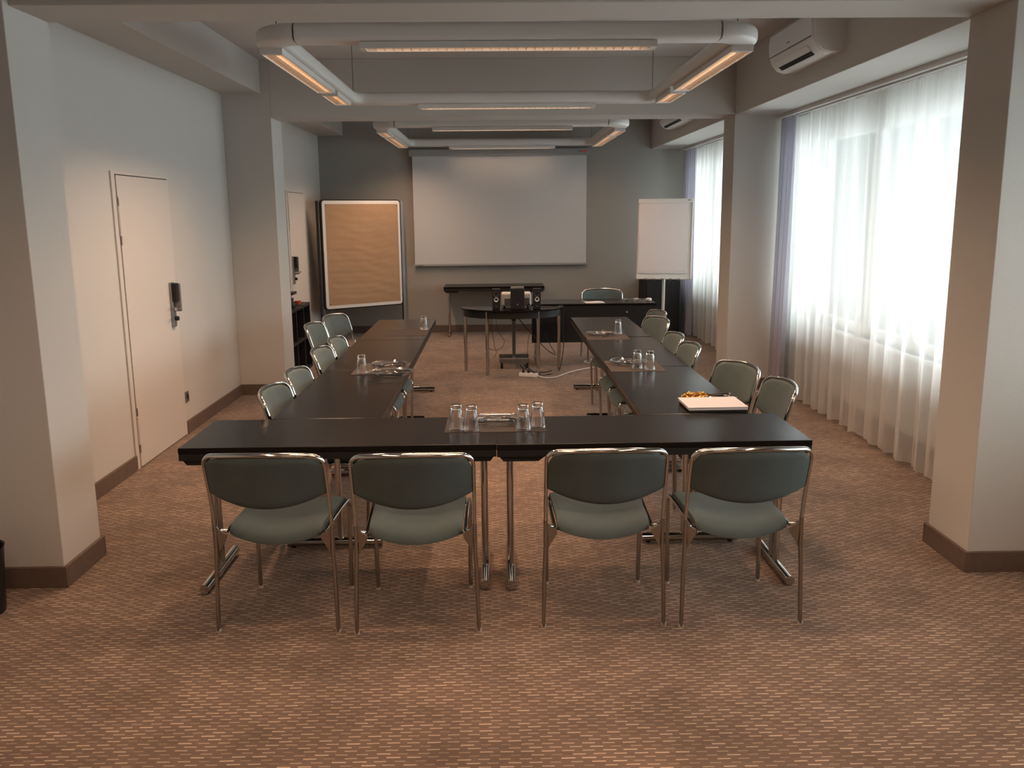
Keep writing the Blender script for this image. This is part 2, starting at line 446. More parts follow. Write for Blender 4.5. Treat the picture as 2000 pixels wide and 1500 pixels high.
# ------------------------------------------------------------------ curtains
def folds(y, seed, n1):
    return .5*math.sin(y*n1+math.sin(y*2.3+seed)*1.7)+.3*math.sin(y*n1*1.83+seed*2+math.sin(y*3.1)*.9)+.2*math.sin(y*n1*.57+seed)
def curtain(y0, y1, x, seed, label, name='sheer_curtain', mat='sheer', n1=27, amp=.035, top=2.600, bot=.035, nu=None, cat='curtain', ampb=1.25, lean=.0):
    m = MB(); nu = nu or int((y1-y0)*70)
    def fn(u, v):
        y = y0+(y1-y0)*u
        A = amp*(.35+ampb*min(1, v*1.3)**.8)
        fine = .006*math.sin(y*95+seed)*(max(0, 1-v*5))
        z = top+(bot-top)*v + (.008*math.sin(y*31+seed) if v > .99 else 0) - (.012*abs(math.sin(y*40)) if v < .01 else 0)
        yy = y + .25*A*math.cos(y*n1+seed)*v
        return (x+A*folds(y, seed, n1)+fine-lean*v, yy, z)
    m.grid(fn, nu, 26)
    o = m.build(name, mat, ang=180)
    tag(o, label, cat)
    return o
curtain(.9, 4.03, 2.80, 4, 'white sheer curtain beside the viewer out of sight')
curtain(4.50, 8.69, 2.80, 1, 'long white sheer curtain glowing in front of the large near window')
curtain(9.18, 12.98, 2.80, 2.4, 'white sheer curtain behind the flip chart in the far window bay')
curtain(8.20, 8.66, 2.71, .7, 'grey-lilac curtain drawn back beside the large near window', 'drape', 'drape_cloth', n1=48, amp=.040, nu=60, ampb=.9, bot=.03, lean=.015)
curtain(12.35, 12.95, 2.72, 1.9, 'grey-lilac curtain drawn back in the far right corner', 'drape', 'drape_cloth', n1=44, amp=.045, nu=70, ampb=.6, bot=.03)
for (a, b, lab) in [(A1+.01, B0-.01, 'curtain rail under the beam of the large near window'), (B1+.01, YF-.02, 'curtain rail under the beam of the far bay'), (YB, A0-.01, 'curtain rail of the bay beside the viewer')]:
    r = thing('curtain_rail', lab, 'curtain rail', (2.80, (a+b)/2, SZR))
    h = (b-a)/2
    MB().box(-.09, .05, -h, h, -.022, 0).box(-.09, -.075, -h, h, -.034, -.022).box(-.01, .01, -h, h, -.034, -.022).build('rail', 'lamp_white', r, smooth=False)

# ------------------------------------------------------------------ ceiling luminaires
def louvre(parent, cx, cy, L, along, power, z=0):
    """trough of length L below the tube, with cross blades and a warm lamp"""
    hw = .057
    def bx(m, a0, a1, b0, b1, z0, z1):
        if along == 'x': m.box(cx+a0, cx+a1, cy+b0, cy+b1, z0, z1)
        else: m.box(cx+b0, cx+b1, cy+a0, cy+a1, z0, z1)
    t = MB()
    bx(t, -L/2, L/2, -hw-.006, -hw, z, z+.034); bx(t, -L/2, L/2, hw, hw+.006, z, z+.034)
    bx(t, -L/2, L/2, -hw, hw, z+.031, z+.034)
    bx(t, -L/2-.03, -L/2, -hw-.006, hw+.006, z, z+.034); bx(t, L/2, L/2+.03, -hw-.006, hw+.006, z, z+.034)
    tr = t.build('lamp_trough', 'lamp_white', parent, smooth=False)
    b = MB(); n = int(L/.048)
    for k in range(1, n):
        a = -L/2+L*k/n
        bx(b, a-.0012, a+.0012, -hw, hw, z+.004, z+.020)
    bx(b, -L/2, L/2, -.0012, .0012, z+.004, z+.020)
    b.build('louvre', 'mirror', tr, smooth=False)
    g = MB()
    if along == 'x': g.cyl((cx-L/2+.02, cy, z+.024), (cx+L/2-.02, cy, z+.024), .008)
    else: g.cyl((cx, cy-L/2+.02, z+.024), (cx, cy+L/2-.02, z+.024), .008)
    g.build('fluorescent_tube', 'tube_glow', tr)
    Lt = bpy.data.lights.new('lamp_light', 'AREA'); Lt.shape = 'RECTANGLE'; Lt.size = L-.06; Lt.size_y = .08
    Lt.energy = power*LAMP_POWER; Lt.color = WARM; Lt.spread = math.radians(142)
    o = bpy.data.objects.new('lamp_light', Lt); COL.objects.link(o); o.parent = tr
    o.location = (cx, cy, z+.0015)
    if along == 'y': o.rotation_euler = (0, 0, PI/2)
def ring(x0, x1, y0, y1, zb, label, bars):
    r = thing('pendant_light', label, 'ceiling light', ((x0+x1)/2, (y0+y1)/2, zb), 0, 'ring-shaped tube lights hanging from the ceiling')
    RB, RA = .092, .053; zc = .034+RA
    hx, hy = (x1-x0)/2-RB, (y1-y0)/2-RB; rc = .17
    def sec(m, pts):
        pts = [Vector(p) for p in pts]; n = 28; rings = []
        for i, p in enumerate(pts):
            t = (pts[min(i+1, len(pts)-1)]-pts[max(i-1, 0)]).normalized(); bi = t.cross(Vector((0, 0, 1)))
            rg = []
            for k in range(n):
                c_, s_ = math.cos(2*PI*k/n), math.sin(2*PI*k/n)
                e = .72 if s_ > 0 else .5          # rounder on top, boxier below
                rg.append(m.bm.verts.new(p+bi*RB*math.copysign(abs(c_)**e, c_)+Vector((0, 0, RA*math.copysign(abs(s_)**e, s_)))))
            rings.append(rg)
        for i in range(len(rings)-1):
            for k in range(n): m.bm.faces.new((rings[i][k], rings[i][(k+1) % n], rings[i+1][(k+1) % n], rings[i+1][k]))
        m.bm.faces.new(rings[0][::-1]); m.bm.faces.new(rings[-1])
    def corner(cx, cy, a0):
        return [(cx+rc*math.cos(a0+PI/2*k/10), cy+rc*math.sin(a0+PI/2*k/10), zc) for k in range(11)]
    gp = .0035
    for a, b in [((-hx+rc, -hy), (hx-rc, -hy)), ((-hx+rc, hy), (hx-rc, hy)), ((-hx, -hy+rc), (-hx, hy-rc)), ((hx, -hy+rc), (hx, hy-rc))]:
        m = MB(); A = Vector((*a, zc)); B = Vector((*b, zc)); d = (B-A).normalized()*gp
        sec(m, [A+d, B-d]); m.build('tube_section', 'lamp_white', r, ang=50)
    for cx, cy, a in [(-hx+rc, -hy+rc, PI), (hx-rc, -hy+rc, 1.5*PI), (hx-rc, hy-rc, 0), (-hx+rc, hy-rc, .5*PI)]:
        m = MB(); sec(m, corner(cx, cy, a)); m.build('corner_elbow', 'lamp_white', r, ang=50)
    for (wx, wy) in [(-hx+.05, -hy+.05), (hx-.05, -hy+.05), (-hx+.05, hy-.05), (hx-.05, hy-.05)]:
        MB().cyl((wx, wy, zc+RA*.7), (wx, wy, CZ-zb), .0022, n=6).build('suspension_wire', 'blackmatt', r)
    cx, cy = (x0+x1)/2, (y0+y1)/2
    for side, a, b, pw in bars:                      # a, b: where the louvre starts and ends
        if side in 'fb': louvre(r, (a+b)/2-cx, -hy if side == 'f' else hy, b-a, 'x', pw)
        else: louvre(r, -hx if side == 'l' else hx, (a+b)/2-cy, b-a, 'y', pw)
    return r
ring(-1.345, 1.52, 5.13, 8.17, 2.645, 'large white ring of tube lights hanging nearest, over the front tables',
     [('f', -.70, .88, 7), ('b', -.62, .86, 6), ('l', 5.36, 7.0, 15), ('l', 7.18, 7.76, 1.5), ('r', 5.36, 7.0, 9), ('r', 7.18, 7.76, 2.5)])
ring(-1.345, 1.52, 10.08, 13.12, 2.645, 'white ring of tube lights hanging farther away, before the projection screen',
     [('f', -.645, .84, 3.5), ('b', -.6, .84, .4), ('l', 10.42, 11.0, 2), ('l', 11.15, 12.73, 8.5), ('r', 10.42, 11.0, 2), ('r', 11.15, 12.73, 2.5)])
ring(-1.345, 1.52, .4, 3.4, 2.645, 'white ring of tube lights above the viewer, out of the photo',
     [('f', -.70, .88, 6), ('b', -.70, .88, 6), ('l', .65, 2.3, 6), ('l', 2.45, 3.1, 2.5), ('r', .65, 2.3, 6), ('r', 2.45, 3.1, 2.5)])

# ------------------------------------------------------------------ air conditioners
def aircon(y0, y1, label):
    r = thing('air_conditioner', label, 'air conditioner', (CXR, (y0+y1)/2, 2.765), 0, 'wall air conditioners on the right beam')
    h = (y1-y0)/2; H = .275
    prof = [(0, 0), (-.10, -.005), (-.155, .012), (-.195, .055), (-.215, .11), (-.222, .19), (-.215, .25), (-.18, H), (0, H)]
    MB().prism([(p[0], p[1]) for p in prof], -h+.03, h-.03, 'y').build('housing', 'white', r, ang=35, bevel=.004)
    for e0, e1 in ((-h, -h+.03), (h-.03, h)):
        MB().prism([(p[0]*.93-.001 if p[0] else 0, p[1]*.98+.002) for p in prof], e0, e1, 'y').build('end_cap', 'white', r, ang=35)
    MB().box(-.222, -.212, -h+.03, h-.03, .098, .101).build('panel_seam', 'grey_plastic', r, smooth=False)
    rot = Matrix.Translation((-.165, 0, .019)) @ Matrix.Rotation(math.radians(40), 4, 'Y')
    MB().box(-.026, .026, -h+.16, h-.14, -.004, .002, rot=rot).build('air_outlet', 'blackmatt', r, smooth=False)
    rot2 = Matrix.Translation((-.188, 0, .040)) @ Matrix.Rotation(math.radians(48), 4, 'Y')
    MB().box(-.022, .022, -h+.15, h-.12, -.005, .001, rot=rot2).build('air_flap', 'white', r, smooth=False)
    MB().box(-.2235, -.2215, -.03, .03, .135, .141).build('maker_mark', 'grey_plastic', r, smooth=False)
aircon(6.05, 7.02, 'white air conditioner on the beam above the large near window')
aircon(10.35, 11.6, 'white air conditioner on the beam in the far bay, half hidden by the cross beam')

# ------------------------------------------------------------------ tables
TZ, TL, TD = .72, 1.440, .56
def make_table(label):
    """long axis x, origin at the floor under the centre"""
    r = thing('folding_table', label, 'table')
    hl, hd = TL/2, TD/2
    MB().box(-hl, hl, -hd, hd, TZ-.028, TZ).build('tabletop', 'tabletop', r, smooth=False, bevel=.003)
    MB().box(-hl+.0008, hl-.0008, -hd+.002, hd-.002, TZ-.060, TZ-.0285).build('edge_frame', 'tableedge', r, smooth=False, bevel=.002)
    for s in (-1, 1):
        MB().prism([(s*(hl-.01), TZ-.060), (s*(hl-.03), TZ-.085), (s*(hl-.19), TZ-.085), (s*(hl-.225), TZ-.060)], -hd+.02, hd-.02, 'y').build('fold_bracket', 'tableedge', r, smooth=False)
        x = s*(hl-.062)
        for d in (-.032, .032):
            MB().cyl((x, d, .04), (x, d, TZ-.085), .0165, n=16).build('leg', 'chrome', r)
        MB().cyl((x, -hd+.025, .030), (x, hd-.025, .030), .023, n=20).build('foot', 'chrome', r)
        for d in (-hd+.06, hd-.06):
            MB().cyl((x, d, 0), (x, d, .012), .012, n=12).build('floor_glide', 'rubber', r)
    return r
t0 = make_table('long black folding table at the front left, nearest the viewer')
t0.location = (-.005-TL/2, 4.200, 0); t0['group'] = 'black folding tables set in a horseshoe'
dup(t0, (-.0044+TL/2, 4.190, 0), 0, 'long black folding table at the front right, nearest the viewer')
G = 'black folding tables set in a horseshoe'
for i, y in enumerate((5.205, 6.65, 8.10)):
    dup(t0, (-.877, y, 0), PI/2, ['black table of the left row, touching the front tables', 'middle black table of the left row', 'farthest black table of the left row'][i], G)
for i, y in enumerate((5.200, 6.655, 8.12)):
    dup(t0, (1.025, y, 0), PI/2, ['black table of the right row with the sweets and pencils on it', 'middle black table of the right row', 'farthest black table of the right row'][i], G)
dup(t0, (-.022, 13.02, 0), 0, 'black table against the far wall under the projection screen', 'black tables at the far end')
dk = dup(t0, (1.125, 10.46, 0), 0, 'black table with a front panel standing under the flip chart', 'black tables at the far end')
MB().box(-TL/2+.005, TL/2-.01, -TD/2-.004, -TD/2+.014, .275, TZ-.03).build('front_panel', 'blackmatt', dk, smooth=False)
MB().cyl((.38, -TD/2-.004, .62), (.38, -TD/2-.007, .62), .009).build('lock', 'silver', dk)

# half round table
r = thing('half_round_table', 'half round black table carrying the loudspeakers', 'table', (.18, 9.97, 0))
def half(R, n=28): return [(-R*math.cos(PI*k/n), -(R-.13)*math.sin(PI*k/n)) for k in range(n+1)]
MB().prism(half(.575), TZ-.02, TZ).build('tabletop', 'tabletop', r, smooth=False, bevel=.002)
o1, o2 = half(.545), half(.525)
MB().prism(o1+[(.545, 0), (-.545, 0)][:0]+o2[::-1], TZ-.095, TZ-.0205).build('apron', 'tableedge', r, ang=30)
MB().box(-.545, .545, -.02, -.002, TZ-.095, TZ-.0205).build('rear_apron', 'tableedge', r, smooth=False)
for a in (4, 58, 122, 176):
    x, y = -.526*math.cos(math.radians(a)), -.398*math.sin(math.radians(a))
    if a in (4, 176): y = -.035
    MB().cyl((x, y, 0), (x, y, TZ-.0215), .019, n=18).build('leg', 'chrome', r)

# ------------------------------------------------------------------ chairs
def make_chair(label):
    r = thing('conference_chair', label, 'chair')
    # seat pad
    def seat(u, v):
        s = 2*u-1; y = -.185+.43*v
        bow = .035*(1-s*s)*(1-v)**1.5 + .012*(1-s*s)*v**2*(-1)
        wd = .195+.012*v
        dip = .034*(1-s*s)*(1-.55*v)
        z = .452-dip-.030*max(0, (v-.85)/.15)**2-.018*max(0, (.16-v)/.16)**2
        return (s*wd, y-bow, z), (0, 0, 1)
    MB().pad(seat, 18, 18, .046, .5).build('seat', 'fabric', r, ang=70)
    # back pad: leans back and curves round the sitter
    W = .238
    def ya(z): return -.210-.088*(max(0, z-.46)/.34)**1.35
    CV = .058
    def back(u, v):
        s = 2*u-1
        zb = .572+.056*s*s; ZT = .806-.014*s*s
        z = zb+(ZT-zb)*v
        rr = .055; t = max(0, z-(.792-rr)); t = min(t, rr)
        w_ = W - (rr-math.sqrt(max(0, rr*rr-t*t)))*abs(s)**3
        x = s*w_
        y = ya(z)-CV*(1-(x/W)**2)
        return (x, y, z), Vector((-.45*x/W, 1, .25)).normalized()
    MB().pad(back, 24, 16, .030, .55).build('backrest', 'fabric', r, ang=70)
    # chrome arch holding the backrest
    side_ = [(-.248, ya(z), z) for z in (.47, .54, .60, .66, .71, .75)]
    cor = [(-.248+.055*(1-math.cos(PI/2*k/6)), ya(.75+.052*math.sin(PI/2*k/6))-CV*(1-((.248-.055*(1-math.cos(PI/2*k/6)))/.248)**2), .752+.052*math.sin(PI/2*k/6)) for k in range(1, 7)]
    top = [(x, ya(.81)-CV*(1-(x/.248)**2), .804+.012*(1-(x/.193)**2)) for x in (-.15, -.10, -.05, 0)]
    left = side_+cor+top
    arc = left+[(-x, y, z) for x, y, z in left[-2::-1]]
    MB().tube(arc, .011, n=14, flat=(.0115, .0080), up=(0, 1, 0)).build('back_frame', 'chrome', r)
    for s in (-1, 1):
        lg = MB().tube([(s*.2585, -.2275, .004), (s*.2535, -.218, .25), (s*.248, -.211, .36), (s*.248, ya(.475), .478)], .010, n=12, flat=(.0125, .0088), up=(0, 1, 0)).build('leg', 'chrome_dull', r)
        MB().cyl((s*.2585, -.2275, 0), (s*.2585, -.2275, .012), .0115, n=12).build('glide', 'glide', lg)
        # gusset joining post and seat rail
        gm = MB(); gm.prism([(s*.246, .480), (s*.236, .350), (s*.226, .372), (s*.200, .415), (s*.200, .432), (s*.232, .452)], -.216, -.206, 'y')
        gm.build('gusset', 'chrome_dull', r, smooth=False, bevel=.002)
        rail = fillet([(s*.246, -.211, .455), (s*.236, -.192, .440), (s*.208, -.175, .432), (s*.214, .10, .440), (s*.222, .232, .440), (s*.222, .245, .40)], .03, 5)
        MB().tube(rail, .009, n=10).build('seat_rail', 'chrome', r)
        lg = MB().tube([(s*.222, .244, .41), (s*.222, .236, .25), (s*.219, .2275, .004)], .010, n=12).build('leg', 'chrome_dull', r)
        MB().cyl((s*.219, .2275, 0), (s*.219, .2275, .012), .0115, n=12).build('glide', 'glide', lg)
    MB().cyl((-.20, -.12, .405), (.20, -.12, .405), .008).cyl((-.20, .16, .415), (.20, .16, .415), .008).build('crossbar', 'chrome_dull', r)
    return r
c0 = make_chair('green-grey padded chrome chair at the left end of the front row')
c0.location = (-.935, 3.790, 0); c0.rotation_euler = (0, 0, math.radians(-3)); c0['group'] = 'chairs in front of the near tables'
GF = 'chairs in front of the near tables'
dup(c0, (-.352, 3.760, 0), math.radians(1), 'green-grey chrome chair, second from the left in the front row', GF)
dup(c0, (.446, 3.790, 0), 0, 'green-grey chrome chair, third from the left in the front row', GF)
dup(c0, (1.028, 3.775, 0), math.radians(1.5), 'green-grey padded chrome chair at the right end of the front row', GF)
# side chairs: centre of the backrest top (x, y) and facing angle; facing +x is -90 deg
def side(bx, by, deg, label, group):
    a = math.radians(deg); off = .350
    # chair front direction for angle a: (-sin a, cos a)
    dup(c0, (bx+(-math.sin(a))*off, by+math.cos(a)*off, 0), a, label, group)
GL, GR = 'chairs along the left row', 'chairs along the right row'
side(-1.278, 4.85, -92, 'nearest chair of the left row, beside the front table corner', GL)
side(-1.268, 5.40, -91, 'second nearest chair of the left row', GL)
side(-1.290, 6.29, -92, 'third chair of the left row, pushed back from the table', GL)
side(-1.275, 6.83, -91, 'fourth chair of the left row, half hidden behind the third', GL)
side(-1.640, 7.78, -95, 'chair standing before the black shelf, behind the left row', GL)
side(-1.575, 8.44, -106, 'farthest chair of the left row, standing just below the pin board', GL)
side(1.625, 4.830, 91, 'nearest chair of the right row, beside the front table corner', GR)
side(1.550, 5.445, 106, 'second chair of the right row, pulled out from the table and turned', GR)
side(1.430, 6.28, 92, 'third chair of the right row near the two glasses', GR)
side(1.428, 6.83, 92, 'fourth chair of the right row, tucked close to the table', GR)
side(1.490, 7.93, 105, 'fifth chair of the right row, near the far end', GR)
side(1.590, 8.47, 98, 'farthest chair of the right row, below the flip chart', GR)
side(1.307, 11.02, 180, 'chair behind the far black table, facing the viewer', 'chair at the far table')

# ------------------------------------------------------------------ things on the tables
def flat_mat(x0, x1, y0, y1, label):
    cx, cy = (x0+x1)/2, (y0+y1)/2
    o = MB().box(x0-cx, x1-cx, y0-cy, y1-cy, 0, .0015).build('placemat', 'mat', loc=(cx, cy, TZ), smooth=False)
    tag(o, label, 'placemat', 'brown placemats on the tables')
flat_mat(-.254, .236, 4.143, 4.462, 'brown placemat across the seam of the two front tables')
flat_mat(-.955, -.602, 5.745, 6.195, 'brown placemat of the left row under a glass and two plates')
flat_mat(-.955, -.602, 7.62, 8.07, 'brown placemat near the far end of the left row')
flat_mat(.752, 1.112, 5.735, 6.175, 'brown placemat of the right row under two glasses')
flat_mat(.752, 1.105, 7.215, 7.665, 'brown placemat of the right row under one glass')
def tumbler(label):
    r = thing('drinking_glass', label, 'glass', group='upturned drinking glasses')
    # upturned: rim at the bottom
    out = [(.0365, 0), (.0375, .002), (.0355, .03), (.0315, .07), (.0262, .098), (.0250, .106), (.0262, .118), (.0245, .1225)]
    inn = [(.0, .1215), (.0, .100), (.0, .098)]
    prof = out + [(0, .1215), (0, .104), (.0205, .1015), (.0232, .094), (.0283, .07), (.0325, .03), (.0340, 0)]
    MB().lathe([p for p in prof], n=28, closed=True).build('glass_body', 'glass', r, ang=50)
    return r
g0 = tumbler('upturned glass at the left rear of the front placemat')
g0.location = (-.198, 4.203, TZ+.0015); GG = 'upturned drinking glasses'
ZM = TZ+.0015
dup(g0, (-.124, 4.181, ZM), 0, 'upturned glass at the left front of the front placemat', GG)
dup(g0, (.124, 4.186, ZM), 0, 'upturned glass at the right front of the front placemat', GG)
dup(g0, (.196, 4.232, ZM), 0, 'upturned glass at the right rear of the front placemat', GG)
dup(g0, (-.888, 5.805, ZM), 0, 'upturned glass of the left row beside two clear plates', GG)
dup(g0, (-.652, 8.025, ZM), 0, 'upturned glass near the far end of the left row', GG)
dup(g0, (.941, 5.866, ZM), 0, 'upturned glass standing before a clear plate in the right row', GG)
dup(g0, (1.018, 5.820, ZM), 0, 'upturned glass of the right row nearest the window', GG)
dup(g0, (1.047, 7.592, ZM), 0, 'upturned glass beside a clear plate at the far right tables', GG)
def plate(R, loc, label, group='clear round plates', sx=1):
    k = R/.155
    prof = [(0, .002), (.088*k, .002), (.094*k, .004), (.100*k, .014), (.146*k, .0205), (.150*k, .0245), (.155*k, .0260), (.1585*k, .0230), (.156*k, .0190), (.148*k, .0165), (.102*k, .010), (.096*k, .0003), (0, .0)]
    o = MB().lathe(prof, n=48).build('glass_plate', 'glass', ang=50, loc=loc)
    o.scale = (sx, 1, 1)
    return tag(o, label, 'plate', group)
plate(.115, (.004, 4.345, ZM), 'clear oval plate between the four glasses on the front tables', sx=1.25)
plate(.150, (-.687, 5.722, ZM), 'larger clear plate of the left row, at the table edge')
plate(.122, (-.738, 6.055, ZM), 'smaller clear plate of the left row, behind the larger one')
plate(.124, (.905, 6.036, ZM), 'clear plate behind two upturned glasses in the right row')
plate(.122, (.883, 7.503, ZM), 'clear plate beside the single glass at the far right tables')
plate(.13, (1.60, 10.42, TZ), 'clear plate on the far black table')
# paper stack on a dark pad
r = thing('notepad', 'stack of pinkish white paper on a dark folder by the right row', 'paper', (1.148, 4.625, TZ), math.radians(1.0))
MB().box(-.150, .150, -.125, .125, 0, .012).build('folder', 'black', r, smooth=False, bevel=.002)
MB().box(-.152, .156, -.118, .137, .0125, .026).build('paper_block', 'paperedge', r, smooth=False)
MB().box(-.156, .158, -.122, .140, .0262, .0275).build('top_sheet', 'paper', r, smooth=False)
# sweets in gold wrappers
random.seed(5)
Gs = 'gold wrapped sweets by the paper stack'
def sweet():
    r = MB()
    r.bm.free(); r.bm = bmesh.new()
    bmesh.ops.create_icosphere(r.bm, subdivisions=2, radius=.011)
    for v in r.bm.verts: v.co = Vector((v.co.x*1.35, v.co.y*.9, v.co.z*.75))*(1+random.uniform(-.12, .12))
    for s in (-1, 1):   # twisted wrapper ends
        n = 10; c = r.bm.verts.new((s*.012, 0, 0)); ring_ = [r.bm.verts.new((s*(.026+random.uniform(-.004, .004)), .012*math.cos(2*PI*k/n), .008*math.sin(2*PI*k/n))) for k in range(n)]
        for k in range(n): r.bm.faces.new((c, ring_[k], ring_[(k+1) % n]))
    return r.build('wrapped_sweet', 'gold', smooth=False)
sw = [sweet() for _ in range(3)]
k = 0
for (x, y, z) in [(1.030, 4.775, 0), (1.065, 4.80, 0), (1.10, 4.79, 0), (1.135, 4.80, 0), (1.045, 4.745, 0), (1.08, 4.76, 0), (1.115, 4.755, 0), (1.15, 4.77, 0), (1.085, 4.785, 1), (1.12, 4.775, 1), (1.055, 4.77, 1), (1.14, 4.785, 1), (1.10, 4.735, 0)]:
    o = sw[k] if k < 3 else sw[k % 3].copy()
    if k >= 3: COL.objects.link(o)
    o.location = (x+.015, y+.095, TZ+.0095+z*.016); o.rotation_euler = (random.uniform(-.3, .3), random.uniform(-.2, .2), random.uniform(0, 6))
    tag(o, 'gold wrapped sweet in the small heap beside the paper stack', 'sweet', Gs); k += 1
def pen(x, y, deg, label, z=0, white=False):
    r = thing('pencil', label, 'pencil', (x+.012, y+.125, TZ+.0045+z), math.radians(deg), 'black pencils behind the paper stack')
    MB().cyl((-.075, 0, 0), (.055, 0, 0), .004, n=8).build('shaft', 'black', r)
    MB().cyl((.055, 0, 0), (.068, 0, 0), .004, .0012, n=8).build('tip', 'white', r)
    MB().cyl((-.085, 0, 0), (-.075, 0, 0), .0042, n=8).build('end_cap', 'silver', r)
PL = 'black pencil with a silver end, lying in the bundle behind the paper stack'
for x, y, d, z in [(1.225, 4.80, -12, 0), (1.235, 4.775, -6, 0), (1.25, 4.755, -10, 0), (1.21, 4.77, -20, .009), (1.245, 4.79, 4, .009), (1.262, 4.735, -8, 0)]:
    pen(x, y, d, PL, z)

# loudspeakers on the half round table
def speaker(x, y, label):
    r = thing('loudspeaker', label, 'loudspeaker', (x, y, TZ), 0, 'pair of small loudspeakers')
    MB().box(-.042, .042, -.05, .05, .004, .225).build('cabinet', 'black', r, smooth=False, bevel=.004)
    MB().lathe([(.032, 0), (.034, .004), (.030, .005), (.026, .001), (.010, -.004), (0, .002)], n=24).build('woofer', 'cone', r, loc=(0, -.0505, .172)).rotation_euler = (PI/2, 0, 0)
    MB().lathe([(.024, 0), (.026, .006), (.022, .007), (.014, .001), (0, .001)], n=24).build('tweeter_ring', 'silver', r, loc=(0, -.0505, .112)).rotation_euler = (PI/2, 0, 0)
    MB().lathe([(.013, 0), (.010, .006), (0, .008)], n=18).build('tweeter', 'black', r, loc=(0, -.0515, .112)).rotation_euler = (PI/2, 0, 0)
    MB().cyl((0, -.050, .04), (0, -.052, .04), .006).build('badge', 'grey_plastic', r)
speaker(.005, 9.66, 'small black loudspeaker with a white ring, left of the subwoofer')
speaker(.445, 9.66, 'small black loudspeaker with a white ring, right of the subwoofer')
r = thing('subwoofer', 'tall black subwoofer box between the two loudspeakers', 'loudspeaker', (.235, 9.68, TZ))
MB().box(-.074, .074, -.10, .10, .004, .232).build('cabinet', 'black', r, smooth=False, bevel=.005)
MB().box(-.070, .070, -.06, .09, .2325, .240).build('top_panel', 'grey_plastic', r, smooth=False)
MB().box(-.024, .024, -.103, -.1005, .155, .205).build('port', 'blackmatt', r, smooth=False, bevel=.008)
MB().cyl((0, -.1003, .062), (0, -.1025, .062), .007).build('badge', 'silver', r)
r = thing('projector', 'white projector glowing behind the subwoofer on the half round table', 'projector', (.225, 9.885, TZ))
MB().box(-.165, .165, -.095, .105, .02, .165).build('housing', 'white', r, smooth=False, bevel=.018)
MB().box(-.13, .02, -.0975, -.0945, .035, .105).build('vent_grille', 'grey_plastic', r, smooth=False)
MB().box(.075, .145, -.0975, -.0945, .03, .11).build('connector_panel', 'grey_plastic', r, smooth=False)
MB().lathe([(.03, 0), (.032, .02), (.026, .02), (.02, .005), (0, .003)], n=24).build('lens', 'black', r, loc=(.08, .105, .09)).rotation_euler = (-PI/2, 0, 0)
for s in (-1, 1): MB().cyl((s*.13, -.06, 0), (s*.13, -.06, .02), .012).build('foot', 'black', r)
# far table things
r = thing('paper_stack', 'white papers lying on the far black table in front of the chair', 'paper', (1.14, 10.30, TZ), .1)
MB().box(-.11, .11, -.08, .08, 0, .006).build('sheets', 'paper', r, smooth=False)
MB().box(-.06, .09, -.02, .05, .006, .011, rot=Matrix.Rotation(.3, 4, 'Z')).build('top_sheet', 'paper', r, smooth=False)
def fruit_like(x, y, z, lab):
    m = MB(); m.lathe([(0, 0), (.03, .004), (.038, .02), (.03, .034), (0, .04)], n=16)
    tag(m.build('folded_cloth', 'white', loc=(x, y, z)), lab, 'cloth')
fruit_like(1.79, 10.40, TZ, 'small rounded white object at the right end of the far table')

# ------------------------------------------------------------------ projection screen
r = thing('projection_screen', 'large white pull-down projection screen on the far wall', 'screen', (.08, YF-.002, 1.0))
MB().box(-1.31, 1.31, -.10, -.0, 1.56, 1.66).build('case', 'screencase', r, smooth=False, bevel=.01)
MB().box(-1.262, 1.262, -.062, -.058, .015, 1.575).build('screen_cloth', 'screen', r, smooth=False)
MB().box(-1.285, 1.285, -.070, -.048, -.012, .018).build('bottom_bar', 'screencase', r, smooth=False, bevel=.004)
bd = MB()
for k, (a) in enumerate((1.145, 1.175)): bd.cyl((a, -.1005, 1.618), (a, -.102, 1.618), .013)
bd.build('round_mark', 'grey_plastic', r)
MB().box(1.195, 1.262, -.102, -.1005, 1.606, 1.630).build('red_mark', 'red', r, smooth=False, bevel=.0005)
MB().box(-1.22, -1.14, -.074, -.0705, -.008, .004).build('pull_label', 'grey_plastic', r, smooth=False)

# ------------------------------------------------------------------ pin board
pa, pb = Vector((-2.318, 12.22, 0)), Vector((-1.352, 12.93, 0))
d = pb-pa; W = d.length
r = thing('pin_board', 'tall pin board covered with brown paper in the far left corner', 'pin board', ((pa+pb)/2), math.atan2(d.y, d.x))
z0, z1 = .475, 1.935
def rrect(w, h, rad, n=5, cz=0):
    out = []
    for cx, cy, a0 in [(w-rad, h-rad, 0), (-w+rad, h-rad, PI/2), (-w+rad, -h+rad, PI), (w-rad, -h+rad, 1.5*PI)]:
        for k in range(n+1): out.append((cx+rad*math.cos(a0+PI/2*k/n), cz+cy+rad*math.sin(a0+PI/2*k/n)))
    return out
cz = (z0+z1)/2; hz = (z1-z0)/2
MB().prism(rrect(W/2+.016, hz+.016, .05, cz=cz), .012, .05, 'y').build('dark_frame', 'blackmatt', r, smooth=False)
MB().prism(rrect(W/2, hz, .04, cz=cz), -.006, .012, 'y').build('rim', 'lamp_white', r, smooth=False, bevel=.004)
def kp(u, v):
    x, z = -W/2+.042+(W-.078)*u, z0+.045+(z1-z0-.09)*v
    e = min(1, 12*min(u, 1-u, v, 1-v))
    k = math.sin(z*46+2.2*math.sin(x*3.1)+1.3*math.sin(x*7.7+z*5))+.6*math.sin(z*83-x*6+2*math.sin(x*5+1))+.5*math.sin(x*19+z*31)
    return (x, -.0085-.0011*(k+2.2)*e*(1.25-v*.8), z)
m = MB(); m.grid(kp, 60, 110); m.build('brown_paper', 'kraft', r, ang=180)
